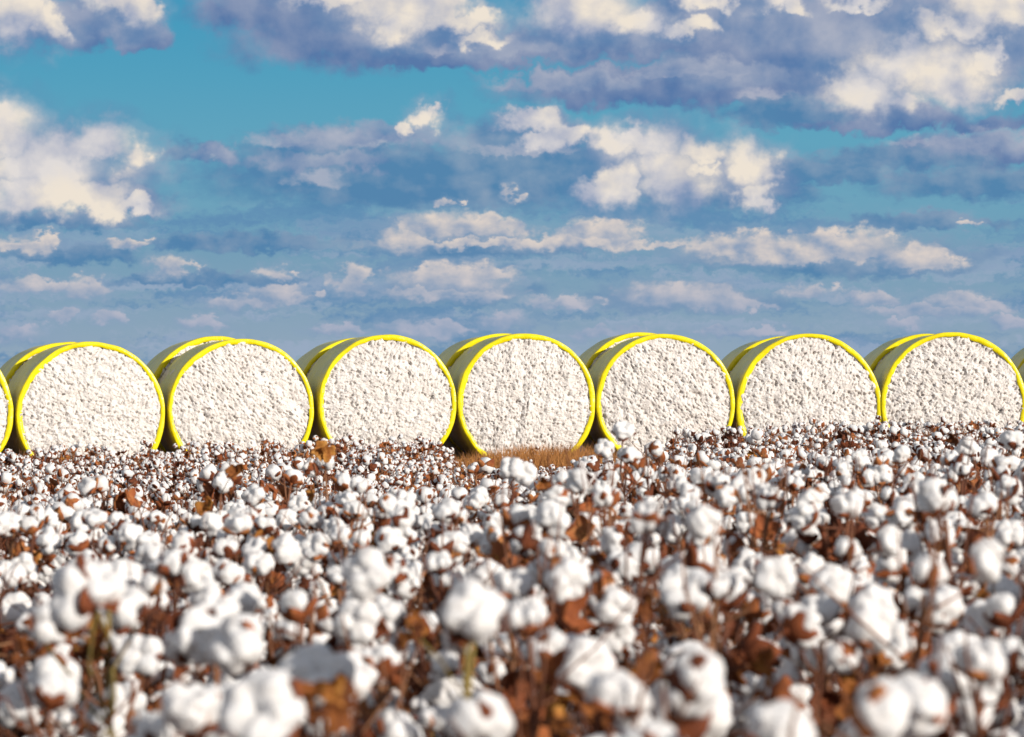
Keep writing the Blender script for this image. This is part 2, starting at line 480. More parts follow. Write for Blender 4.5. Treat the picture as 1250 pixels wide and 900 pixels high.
    if tile is None:
        # unseen broken cloud outside the chart, added for a greyer, brighter fill light
        nc = noise_tex(nt, 2.6, 6, 0.6, tc.outputs['Generated'])
        up = smooth(tel, 0.10, 0.22)
        back = smooth(math_('ABSOLUTE', az), 0.5, 0.8)
        m = math_('MULTIPLY', smooth(nc.outputs['Fac'], 0.40, 0.60), math_('MAXIMUM', up, back))
        c = mixc(math_('MULTIPLY', m, 0.9), c, mixc(smooth(nc.outputs['Fac'], 0.5, 0.68), col(212, 208, 206), col(168, 168, 180)))
        # dull earth light under the horizon
        return mixc(smooth(tel, -0.004, -0.03), c, col(120, 100, 85))
    F, H = layer(MASSES, P, tile)
    if F is not None:
        m = mask(F, H, -0.20, 0.18, 0.30, fray, soft_n)
        t = math_('ADD', math_('MULTIPLY', H, 0.30), math_('MULTIPLY_ADD', relief, 1.8, 0.30), clamp=True)
        c = mixc(m, c, mixc(t, col(88, 121, 168), col(160, 168, 190)))
    F, H = layer(BLUES, P2, tile)
    if F is not None:
        m = mask(F, H, -0.25, 0.22, 0.30, fray2, soft2)
        t = math_('ADD', math_('MULTIPLY', H, 0.30), math_('MULTIPLY_ADD', relief, 1.5, math_('MULTIPLY_ADD', relief2, 1.1, 0.16)), clamp=True)
        c = mixc(math_('MULTIPLY', m, 0.92), c, mixc(t, col(82, 130, 172), col(150, 167, 188)))
    F, H = layer(WISPS, P2, tile)
    if F is not None:
        m = mask(F, H, -0.10, 0.60, 0.3, fray2, soft2)
        c = mixc(math_('MULTIPLY', m, 0.6), c, col(190, 190, 202))
    F, H = layer(FAR, P2, tile)
    if F is not None:
        veil = smooth(F, -0.85, 0.1)
        c = mixc(math_('MULTIPLY', veil, 0.45), c, col(138, 162, 188))
        m = mask(F, H, -0.20, 0.14, 0.50, fray2, soft2)
        bright = smooth(qy, 1.05, 2.2)
        lit = mixc(bright, col(176, 180, 198), col(228, 214, 203))
        shd = mixc(bright, col(130, 156, 186), col(144, 162, 188))
        t = math_('ADD', math_('MULTIPLY', H, 0.46), math_('MULTIPLY_ADD', relief2, 2.1, 0.44), clamp=True)
        c = mixc(math_('MULTIPLY', m, 0.92), c, mixc(t, shd, lit))
    F, H = layer(BODIES, P, tile)
    if F is not None:
        m = mask(F, H, -0.22, 0.30, 0.40, fray, soft_n)
        t = math_('ADD', math_('MULTIPLY', H, 0.26), math_('MULTIPLY_ADD', relief, 2.2, 0.38), clamp=True)
        c = mixc(math_('MULTIPLY', m, 0.80), c, mixc(t, col(96, 130, 174), col(180, 184, 198)))
    F, H = layer(NEAR, P, tile)
    if F is not None:
        veil = smooth(F, -0.75, 0.05)
        c = mixc(math_('MULTIPLY', veil, 0.30), c, mixc(smooth(relief, -0.06, 0.08), col(100, 138, 178), col(160, 170, 192)))
        m = mask(F, H, -0.15, 0.20, 0.48, fray, soft_n)
        hue = smooth(na, 0.36, 0.62)
        lit = mixc(hue, col(224, 219, 217), col(238, 227, 212))
        t = math_('ADD', math_('MULTIPLY', H, 0.13), math_('MULTIPLY_ADD', relief, 2.4, math_('MULTIPLY_ADD', F, 0.50, 0.47)), clamp=True)
        c = mixc(m, c, mixc(t, col(146, 160, 190), lit))
    return c


def build_sky():
    w = bpy.data.worlds.new('World')
    scene.world = w
    w.use_nodes = True
    nt = w.node_tree
    bg = nt.nodes['Background']
    bg.inputs['Strength'].default_value = SKY_STRENGTH
    nt.links.new(sky_colour(nt, None), bg.inputs['Color'])
    w.cycles.sampling_method = 'MANUAL'
    w.cycles.sample_map_resolution = 256
    # the cloud field ahead: part of a dome 6 km out, in patches that each hold only the clouds reaching into them
    xs = [-900, -200, 140, 330, 485, 640, 795, 950, 1110, 1450, 2150]
    ys = [-420, 140, 285, 535]
    b = Buf()
    mats = []
    rad = 6000.0
    for j in range(3):
        for i in range(len(xs) - 1):
            m = bpy.data.materials.new('cloudy_sky')
            m.use_nodes = True
            t = m.node_tree
            t.nodes.clear()
            out, em = nd(t, 'ShaderNodeOutputMaterial'), nd(t, 'ShaderNodeEmission')
            em.inputs['Strength'].default_value = SKY_STRENGTH
            t.links.new(sky_colour(t, (xs[i], xs[i + 1], ys[j], ys[j + 1])), em.inputs['Color'])
            t.links.new(em.outputs[0], out.inputs['Surface'])
            m.cycles.emission_sampling = 'NONE'
            mats.append(m)
            n = 6
            vs = []
            for v in range(n + 1):
                for u in range(n + 1):
                    a = ((xs[i] + (xs[i + 1] - xs[i]) * u / n) - 625) / FPX
                    e = (HOR - (ys[j] + (ys[j + 1] - ys[j]) * v / n)) / FPX
                    vs.append((rad * math.sin(a), rad * math.cos(a), rad * e))
            fs = [(v * (n + 1) + u, (v + 1) * (n + 1) + u, (v + 1) * (n + 1) + u + 1, v * (n + 1) + u + 1) for v in range(n) for u in range(n)]
            b.add(vs, fs, len(mats) - 1)
    o = link('sky', b.mesh('sky', mats))
    o.location = (0, 0, EYE)
    tag(o, 'blue sky with cream cumulus clouds over grey shaded cloud bases', 'sky', None, 'structure')


# ------------------------------------------------------------------ bales


def bale_meshes(seed, M):
    off = Vector((seed * 7.3, seed * 3.1, seed * 5.7))

    def rad(th, y=0.0):                         # slightly uneven round, a little flat where it stands
        c, s = math.cos(th), math.sin(th)
        w = 0.020 * noise.noise(Vector((c * 1.5, s * 1.5, y * 0.5)) + off) + 0.007 * noise.noise(Vector((c * 5, s * 5, y * 2.0)) + off)
        return BR * (1 + w)
    # cotton core: disc front and back with real tufts and pits, and a plain drum between
    N = 180
    b = Buf()
    for side in (0, 1):
        vs, fs = [], []
        for j in range(N + 1):
            for i in range(N + 1):
                u, v = 2 * i / N - 1, 2 * j / N - 1
                if abs(u) > abs(v): r, ph = u, (math.pi / 4) * (v / u)
                elif v != 0: r, ph = v, math.pi / 2 - (math.pi / 4) * (u / v)
                else: r, ph = 0, 0
                x, z = r * math.cos(ph), r * math.sin(ph)
                rr = abs(r); th = math.atan2(z, x)
                rf = (rad(th) - 0.012)
                p = Vector((x * rf, side * 3.0, z * rf))
                edge = 1 - sstep(0.94, 1.0, rr)
                d = 0.075 * (1 - rr ** 2.2)
                d += edge * (0.024 * noise.fractal(p * 8 + off, 0.8, 2.2, 3))
                pit = noise.noise(Vector((p.x * 26, p.y, p.z * 17)) + off) + 0.5 * noise.noise(p * 37 + off)
                d -= edge * 0.105 * max(0.0, pit - 0.20)
                d += edge * 0.012 * noise.noise(p * 30 + off * 2)
                # slumping folds
                d += edge * 0.03 * noise.noise(Vector((p.x * 5, 0, p.z * 1.6)) + off)
                ra = math.hypot(p.x, p.z) + 0.10 * noise.noise(p * 1.3 + off) + th * 0.03        # rolled-up layers
                d += edge * 0.010 * math.sin(ra * 34) * (0.4 + noise.noise(p * 2.2 + off * 3))
                y = 0.012 - d if side == 0 else BL - 0.012 + d
                vs.append((p.x, y, p.z))
        for j in range(N):
            for i in range(N):
                q = (j * (N + 1) + i, j * (N + 1) + i + 1, (j + 1) * (N + 1) + i + 1, (j + 1) * (N + 1) + i)
                fs.append(q if side == 0 else q[::-1])
        b.add(vs, fs)
    nd_ = (N + 1) * (N + 1)
    per = [i for i in range(N)] + [j * (N + 1) + N for j in range(N)] + [N * (N + 1) + i for i in range(N, 0, -1)] + [j * (N + 1) for j in range(N, 0, -1)]
    b.add([], [])
    for i in range(len(per)):
        p, q = per[i], per[(i + 1) % len(per)]
        b.f.append((p, nd_ + p, nd_ + q, q)); b.m.append(0)
    core = b.mesh('cotton_core', [M['pressed']])
    # film: turned-in lip at both ends, drum between
    b = Buf()
    lip = 0.080
    prof = [(-lip, 0.002, 1), (-lip + 0.002, -0.006, 1), (-0.04, -0.009, .3), (-0.008, -0.007, 0), (-0.001, -0.002, 0), (0.003, 0.006, 0), (0.008, 0.04, 0)]
    back = [(r, BL - y, k) for r, y, k in prof[::-1]]
    n = 14
    prof = prof + [(0.009, 0.06 + (BL - 0.12) * (i + 1) / (n + 1), 0) for i in range(n)] + back
    K = 144
    vs, fs = [], []
    for i, (dr, y, k) in enumerate(prof):
        for a in range(K):
            th = 2 * math.pi * a / K
            c, s = math.cos(th), math.sin(th)
            r = rad(th, y) + dr + k * 0.030 * noise.noise(Vector((c * 3, s * 3, 1.7)) + off) + k * 0.016 * noise.noise(Vector((c * 14, s * 14, 4.7)) + off)
            yy = y + (0.008 * noise.noise(Vector((c * 9, s * 9, y)) + off) if k > 0 else 0)
            vs.append((r * c, yy, r * s))
    for i in range(len(prof) - 1):
        for a in range(K):
            fs.append((i * K + a, (i + 1) * K + a, (i + 1) * K + (a + 1) % K, i * K + (a + 1) % K))
    b.add(vs, fs)
    film = b.mesh('film_wrap', [M['film']])
    film.flip_normals()
    return core, film


def build_bales(M):
    kinds = [bale_meshes(s, M) for s in (1, 2, 3, 4)]
    # front row: photo centre x, centre y, radius px ; yaw of the axis ; gap to the bale behind ; side step of that bale
    front = [(-75, 503, 91, 15.0, 0.50, -0.05), (112, 506, 91, 13.5, 0.50, -0.05), (295, 500, 89, 11.8, 0.50, -0.05), (473, 493.5, 84.5, 10.5, 0.28, -0.05),
             (643, 490, 85, 8.0, 0.28, -0.05), (813, 489.5, 85, 5.2, 0.32, -0.04), (988, 497, 89, 3.0, 0.40, -0.05), (1164, 492, 88.5, 0.8, 0.40, -0.05), (1337, 493, 87, -1.5, 0.30, 0.03)]
    depth = [62.5, 63.1, 63.65, 64.1, 64.45, 64.7, 64.85, 64.9, 64.9]    # the row bends slightly away to the right
    whom = ['cut off by the left edge', 'first whole one from the left', 'second whole one from the left',
            'third whole one from the left', 'middle one above the tan grass',
            'third whole one from the right', 'second whole one from the right',
            'rightmost whole one', 'only its film showing at the right edge']
    for i, (cx, cy, rp, yaw, gap, step) in enumerate(front):
        y = depth[i]
        c = at(cx, cy, y)
        size = rp * y / FPX / BR
        for row in (0, 1):
            core, film = kinds[(i * 2 + row * 3) % 4] if row else kinds[i % 4]
            o = empty('cotton_bale', (0, 0, 0))
            o.rotation_euler = (0, 0, R(yaw + (0.8 * random.uniform(-1, 1) if row else 0)))
            # axis runs away from the viewer, turned a little to the left
            ax = Vector((-math.sin(R(yaw)), math.cos(R(yaw)), 0))
            p = c + (ax * (BL + gap) + Vector((step, 0, 0.05))) * row
            o.location = (p.x, p.y, p.z - BR * size)
            o.scale = (size, size, size * (0.985 if (i + row) % 3 else 1.0))
            spin = Matrix.Translation((0, 0, BR)) @ Matrix.Rotation(random.choice((0, 1, 2, 3, 4, 5)) * 0.31 - 0.8, 4, 'Y')
            link('film_wrap', film, o, spin)
            link('cotton_core', core, o, spin)
            if row == 0:
                tag(o, 'round cotton bale in yellow film, front row, ' + whom[i], 'cotton bale', 'round cotton bales along the field edge')
            else:
                names = ['bale cut by the left edge', 'first whole bale from the left', 'second whole bale from the left', 'third whole bale from the left', 'middle bale', 'third whole bale from the right', 'second whole bale from the right', 'rightmost whole bale', 'bale cut by the right edge']
                tag(o, 'rear row yellow cotton bale, partly hidden behind the ' + names[i], 'cotton bale', 'round cotton bales along the field edge')


# ------------------------------------------------------------------ ground
def build_ground(M):
    ys = [-30, -10, 0]
    y = 1.0
    while y < 90: ys.append(y); y += 0.5 if y < 20 else 1.0
    ys += [100, 120, 160, 250, 500, 1000, 2000, 4000]
    xs = [-3000, -1000, -300, -100, -40, -25] + [-16 + 0.8 * i for i in range(41)] + [25, 40, 100, 300, 1000, 3000]
    b = Buf()
    vs = [(x, y, ground_z(x, y)) for y in ys for x in xs]
    n = len(xs)
    fs = [(j * n + i, j * n + i + 1, (j + 1) * n + i + 1, (j + 1) * n + i) for j in range(len(ys) - 1) for i in range(n - 1)]
    b.add(vs, fs)
    tag(link('ground', b.mesh('ground', [M['soil']])), 'brown field soil under the cotton plants', 'ground', None, 'structure')


def build_grass(M):
    rng = random.Random(5)
    b = Buf()

    def blade(x, y, h, lean):
        z = ground_z(x, y) - 0.01
        a = rng.uniform(0, 2 * math.pi); w = rng.uniform(0.004, 0.010)
        dx, dy = math.cos(a) * w, math.sin(a) * w
        l = rng.uniform(0, 2 * math.pi); lx, ly = math.cos(l) * lean * h, math.sin(l) * lean * h
        p0, p1, p2 = Vector((x, y, z)), Vector((x + lx * .35, y + ly * .35, z + h * .6)), Vector((x + lx, y + ly, z + h))
        d = Vector((dx, dy, 0))
        b.add([p0 - d, p0 + d, p1 + d * .7, p1 - d * .7, p2], [(0, 1, 2, 3), (3, 2, 4)])
    for i in range(22000):
        y = rng.uniform(49, 63.5)
        px = rng.choice((rng.gauss(700, 70), rng.gauss(620, 60), rng.uniform(-120, 1370), rng.gauss(860, 40)))
        x = (px - 625) / FPX * y
        mid = math.exp(-((px - 680) / 165.0) ** 2)
        blade(x, y, rng.uniform(0.10, 0.24) + 0.40 * mid * rng.random(), rng.uniform(0.05, 0.5))
    tag(link('dry_grass', b.mesh('dry_grass', [M['grass']], False)), 'strip of tan dry grass at the feet of the yellow bales', 'grass', None, 'stuff')


# ------------------------------------------------------------------ cotton plant pieces
ICO = {}


def ico(sub):
    if sub not in ICO:
        bm = bmesh.new()
        bmesh.ops.create_icosphere(bm, subdivisions=sub, radius=1.0)
        bm.verts.ensure_lookup_table()
        ICO[sub] = ([v.co.normalized() for v in bm.verts], [tuple(v.index for v in f.verts) for f in bm.faces])
        bm.free()
    return ICO[sub]


def boll_shape(seed, kind, sub, mat):
    """open boll of four or five fluffy locks round the z axis, about 7 cm across"""
    rng = random.Random(seed)
    off = Vector((seed * 3.7, seed * 1.3, seed * 8.1))
    nl = rng.choice((4, 4, 5)) if kind != 'half' else 4
    lobes = []
    for k in range(nl):
        a = 2 * math.pi * (k + rng.uniform(-.13, .13)) / nl
        if kind == 'round':
            o_ = rng.uniform(.0165, .0190)
            c = Vector((math.cos(a) * o_, math.sin(a) * o_, rng.uniform(-.004, .006)))
            lobes.append((c, rng.uniform(.0175, .0225), rng.uniform(1.0, 1.35)))
        elif kind == 'long':
            c = Vector((math.cos(a) * .015, math.sin(a) * .013, rng.uniform(-.012, .004)))
            lobes.append((c, rng.uniform(.016, .020), 1.75))
        else:
            c = Vector((math.cos(a) * .010, math.sin(a) * .010, .004))
            lobes.append((c, rng.uniform(.013, .017), 1.3))
    dirs, faces = ico(sub)
    vs = []
    for n in dirs:
        best = 0.004
        for c, r, ez in lobes:
            # ray from the origin against an ellipsoid stretched ez times along z
            d = Vector((n.x, n.y, n.z / ez)); o = Vector((c.x, c.y, c.z / ez))
            A, B, C = d.dot(d), d.dot(o), o.dot(o) - r * r
            q = B * B - A * C
            if q > 0:
                t = (B + math.sqrt(q)) / A
                best = max(best, t)
        p = n * best
        w = 0.0040 * noise.noise(p * 65 + off) + 0.0024 * noise.noise(p * 140 + off) + 0.0019 * noise.noise(p * 290 + off) + 0.004 * noise.noise(n * 1.7 + off)
        vs.append(n * (best + w))
    b = Buf(); b.add(vs, faces)
    return b


def burr_shape(seed, spread):
    """dry split burr: pointed curling carpels cupping the lint from below, with a short stub"""
    rng = random.Random(seed)
    b = Buf()
    nl = rng.choice((4, 4, 5))
    for k in range(nl):
        a = 2 * math.pi * (k + .5 + rng.uniform(-.1, .1)) / nl
        ln = rng.uniform(.038, .050); wd = rng.uniform(.015, .020)
        curl = rng.uniform(.7, 1.25) * spread
        vs, fs = [], []
        NU, NV = 6, 4
        for j in range(NU + 1):
            t = j / NU
            w = wd * (math.sin(math.pi * min(1, t * .80 + .16)) ** .9) * (1 - t ** 6)
            # profile: out, up, then curling outwards
            rr = .004 + ln * .78 * math.sin(min(1.45, t * 1.5)) * (0.75 + .3 * curl * t)
            zz = -.026 + ln * (.12 * t + .80 * t * t * (1.15 - .62 * curl * t))
            for i in range(NV + 1):
                s = (i / NV - .5) * 2
                x, y = rr - .004 * s * s, s * w
                z = zz + .006 * s * s + rng.uniform(-.0006, .0006)
                vs.append((x * math.cos(a) - y * math.sin(a), x * math.sin(a) + y * math.cos(a), z))
        m = len(vs)
        vs += [(x * 1.04, y * 1.04, z - .0022) for x, y, z in vs]
        for j in range(NU):
            for i in range(NV):
                q = (j * (NV + 1) + i, j * (NV + 1) + i + 1, (j + 1) * (NV + 1) + i + 1, (j + 1) * (NV + 1) + i)
                fs.append(q); fs.append(tuple(m + t for t in q[::-1]))
        ring = [i for i in range(NV + 1)] + [j * (NV + 1) + NV for j in range(1, NU + 1)] + [NU * (NV + 1) + i for i in range(NV - 1, -1, -1)] + [j * (NV + 1) for j in range(NU - 1, 0, -1)]
        for i in range(len(ring)):
            p, q = ring[i], ring[(i + 1) % len(ring)]
            fs.append((q, p, m + p, m + q))
        b.add(vs, fs)
    b.tube([(0, 0, -.034), (0, 0, -.026), (0, 0, -.019)], [.0028, .0075, .006], 7)
    return b


def leaf_shape(seed):
    """crumpled dry cotton leaf, three pointed lobes, curled along its veins"""
    rng = random.Random(seed)
    off = Vector((seed * 2.3, seed * 4.1, 0))
    b = Buf()
    N, K = 26, 6
    cx, cy = rng.uniform(26, 55), rng.uniform(-34, 40)
    vs, fs = [(0, 0, 0)], []
    for k in range(1, K + 1):
        for i in range(N):
            a = 2 * math.pi * i / N
            r = .034 * (0.62 + .38 * abs(math.cos(1.5 * (a - math.pi / 2) + math.pi / 2 + math.pi / 2)) ** .7) * (1 + .12 * math.sin(a * 5 + seed))
            if math.sin(a) < -.8: r *= .55
            r *= k / K
            x, y = r * math.cos(a), r * math.sin(a) + .0
            z = cx * x * x * .55 + cy * y * y * .55 + .017 * noise.noise(Vector((x * 48, y * 48, 0)) + off) + .007 * noise.noise(Vector((x * 120, y * 120, 5)) + off)
            vs.append((x * .9, y, z))
    for i in range(N): fs.append((0, 1 + i, 1 + (i + 1) % N))
    for k in range(K - 1):
        for i in range(N):
            fs.append((1 + k * N + i, 1 + (k + 1) * N + i, 1 + (k + 1) * N + (i + 1) % N, 1 + k * N + (i + 1) % N))
    m = len(vs)
    vs2 = [(x, y, z - .0009) for x, y, z in vs]
    fs2 = [tuple(m + t for t in f[::-1]) for f in fs]
    rim = [(1 + (K - 1) * N + (i + 1) % N, 1 + (K - 1) * N + i, m + 1 + (K - 1) * N + i, m + 1 + (K - 1) * N + (i + 1) % N) for i in range(N)]
    b.add(vs + vs2, fs + fs2 + rim)
    b.tube([(0, -.014, 0), (0, -.034, .004), (.002, -.052, .013)], [.0013, .0012, .001], 5)
    return b


def orient(pos, axis, spin, s):
    q = Vector((0, 0, 1)).rotation_difference(axis.normalized())
    return Matrix.Translation(pos) @ (q @ Quaternion((0, 0, 1), spin)).to_matrix().to_4x4() @ Matrix.Diagonal((s, s, s, 1))


class Pieces:
    pass


def make_pieces(M):
    P = Pieces()
    kinds = ['round'] * 6 + ['long'] * 2 + ['half'] * 2
    P.kinds = kinds
    P.boll = [boll_shape(i + 1, k, 4 if k != 'half' else 3, M['lint']).mesh('boll', [M['lint']]) for i, k in enumerate(kinds)]
    P.boll_low = [boll_shape(i + 1, k, 2, M['lint']).mesh('boll', [M['lint']]) for i, k in enumerate(kinds)]
    P.burr = [burr_shape(40 + i, 0.55 + .2 * i).mesh('burr', [M['burr']]) for i in range(5)]
    P.leaf = [leaf_shape(60 + i).mesh('leaf', [M['leaf']]) for i in range(6)]
    return P


class Spec:
    """stalk buffer plus placed bolls (kind, burr, matrix) and leaves (kind, matrix) in the plant's own frame"""
    def __init__(self):
        self.stalk = Buf(); self.bolls = []; self.leaves = []; self.empties = []; self.big = 1.0


def add_boll(sp, rng, pos, axis, size=None, kind=None):
    s = size if size is not None else rng.uniform(.66, 1.03) * sp.big
    k = kind if kind is not None else rng.choice((0, 1, 2, 3, 4, 5, 0, 1, 2, 3, 4, 5, 6, 7, 8))
    sp.bolls.append((k, rng.randrange(5), orient(pos, axis, rng.uniform(0, 6.28), s)))


def zig(rng, a, b, n, w):
    pts = []
    for i in range(n + 1):
        p = a.lerp(b, i / n)
        if 0 < i < n: p = p + Vector((rng.uniform(-w, w), rng.uniform(-w, w), rng.uniform(-w, w)))
        pts.append(p)
    return pts


def branch(sp, rng, start, end, r0, tip_axis):
    """fruiting branch: sags out then turns up into the boll"""
    mid = start.lerp(end, .55) + Vector((rng.uniform(-.012, .012), rng.uniform(-.012, .012), -.012))
    pre = end - tip_axis.normalized() * .032
    pts = [start, start.lerp(mid, .5) + Vector((rng.uniform(-.005, .005),) * 3), mid, mid.lerp(pre, .6), pre]
    sp.stalk.tube(pts, [r0, r0 * .9, r0 * .8, r0 * .7, r0 * .75], 5)


def random_spec(rng, H, nb, nleaf, big=1.0):
    sp = Spec(); sp.big = big
    top = Vector((rng.uniform(-.05, .05), rng.uniform(-.05, .05), H - .03))
    n = 9
    main = zig(rng, Vector((0, 0, -.03)), top, n, .012)
    sp.stalk.tube(main, [.0076 * (1 - .58 * i / n) + .0006 for i in range(n + 1)], 6)
    ax = Vector((rng.uniform(-.4, .4), rng.uniform(-.6, .3), 1))
    add_boll(sp, rng, top + ax.normalized() * .03, ax)
    az = rng.uniform(0, 6.28)
    for k in range(nb):
        f = 0.97 - 0.72 * (k / nb) ** 0.9
        i = f * n; a = main[int(i)].lerp(main[min(n, int(i) + 1)], i % 1)
        az += 2.4 + rng.uniform(-.4, .4)
        ln = rng.uniform(.05, .10) + .11 * (1 - f) * rng.random() + .03
        e = a + Vector((math.cos(az) * ln, math.sin(az) * ln, ln * rng.uniform(.15, .8)))
        axis = Vector((math.cos(az) * rng.uniform(.1, 1.0), math.sin(az) * rng.uniform(.1, 1.0), rng.uniform(-.35, 1.0)))
        branch(sp, rng, a, e, rng.uniform(.0022, .0032), axis)
        add_boll(sp, rng, e, axis)
        if rng.random() < .30:                      # second boll, close under the first
            e2 = e + Vector((rng.uniform(-.035, .035), rng.uniform(-.035, .035), -.045))
            axis2 = Vector((math.cos(az + .8), math.sin(az + .8), rng.uniform(-.5, .4)))
            branch(sp, rng, a, e2, .002, axis2); add_boll(sp, rng, e2, axis2)
    for k in range(nleaf):
        f = rng.uniform(.35, 1.0); i = f * n; a = main[min(n, int(i))]
        t = rng.uniform(0, 6.28); ln = rng.uniform(.02, .10)
        pos = a + Vector((math.cos(t) * ln, math.sin(t) * ln, rng.uniform(-.03, .03)))
        sp.stalk.tube([a, a.lerp(pos, .6) + Vector((0, 0, .01)), pos], [.0013, .0011, .001], 4)
        d = Vector((math.cos(t), math.sin(t), rng.uniform(-1.0, .5)))
        sp.leaves.append((rng.randrange(6), orient(pos, d, rng.uniform(0, 6.28), rng.uniform(.28, .72))))
    # burrs that have lost their lint
    for k in range(rng.randrange(2, 5)):
        i = rng.uniform(.55, .99) * n; a = main[int(i)]
        t = rng.uniform(0, 6.28); ln = rng.uniform(.05, .12)
        e = a + Vector((math.cos(t) * ln, math.sin(t) * ln, ln * rng.uniform(.2, .8)))
        axis = Vector((math.cos(t), math.sin(t), rng.uniform(-.3, .9)))
        branch(sp, rng, a, e, .002, axis)
        sp.empties.append((rng.randrange(5), orient(e, axis, rng.uniform(0, 6.28), rng.uniform(.75, 1.05))))
    # bare twigs
    for k in range(3):                              # thin upright tips
        a = main[n - 1 - k]
        e = top + Vector((rng.uniform(-.06, .06), rng.uniform(-.06, .06), rng.uniform(.01, .12)))
        sp.stalk.tube(zig(rng, a, e, 4, .006), [.0034, .0031, .0027, .0022, .0012], 4)
    for k in range(rng.randrange(5, 9)):
        i = rng.uniform(.4, .98) * n; a = main[int(i)]
        t = rng.uniform(0, 6.28); ln = rng.uniform(.08, .18)
        e = a + Vector((math.cos(t) * ln, math.sin(t) * ln, ln * rng.uniform(.5, 1.2)))
        sp.stalk.tube(zig(rng, a, e, 4, .006), [.0026, .0024, .0021, .0016, .0009], 4)
    return sp


def realise(sp, P, M, root, stalk_mesh, deep):
    link('stalk', stalk_mesh, root)
    for k, u, m in sp.bolls:
        o = link('boll', P.boll[k], root, m)
        link('burr', P.burr[u], o)
    for k, m in sp.leaves:
        link('leaf', P.leaf[k], root, m)
    for u, m in sp.empties:
        link('empty_burr', P.burr[u], root, m)


def joined(sp, P, M, low):
    b = Buf()
    b.v, b.f, b.m = list(sp.stalk.v), list(sp.stalk.f), [2] * len(sp.stalk.f)
    for k, u, m in sp.bolls:
        b.add_mesh((P.boll_low if low else P.boll)[k], m, 0)
        b.add_mesh(P.burr[u], m, 1)
    for k, m in sp.leaves: b.add_mesh(P.leaf[k], m, 3)
    for u, m in sp.empties: b.add_mesh(P.burr[u], m, 1)
    return b.mesh('cotton_plant', [M['lint'], M['burr'], M['stalk'], M['leaf']])


# ------------------------------------------------------------------ the field
def col_of(px):
    return max(0, min(6, int((px + 0) / 178.6)))


COLS = ['first', 'second', 'third', 'fourth', 'fifth', 'sixth', 'seventh']
G_PLANT = 'cotton plants of the field'

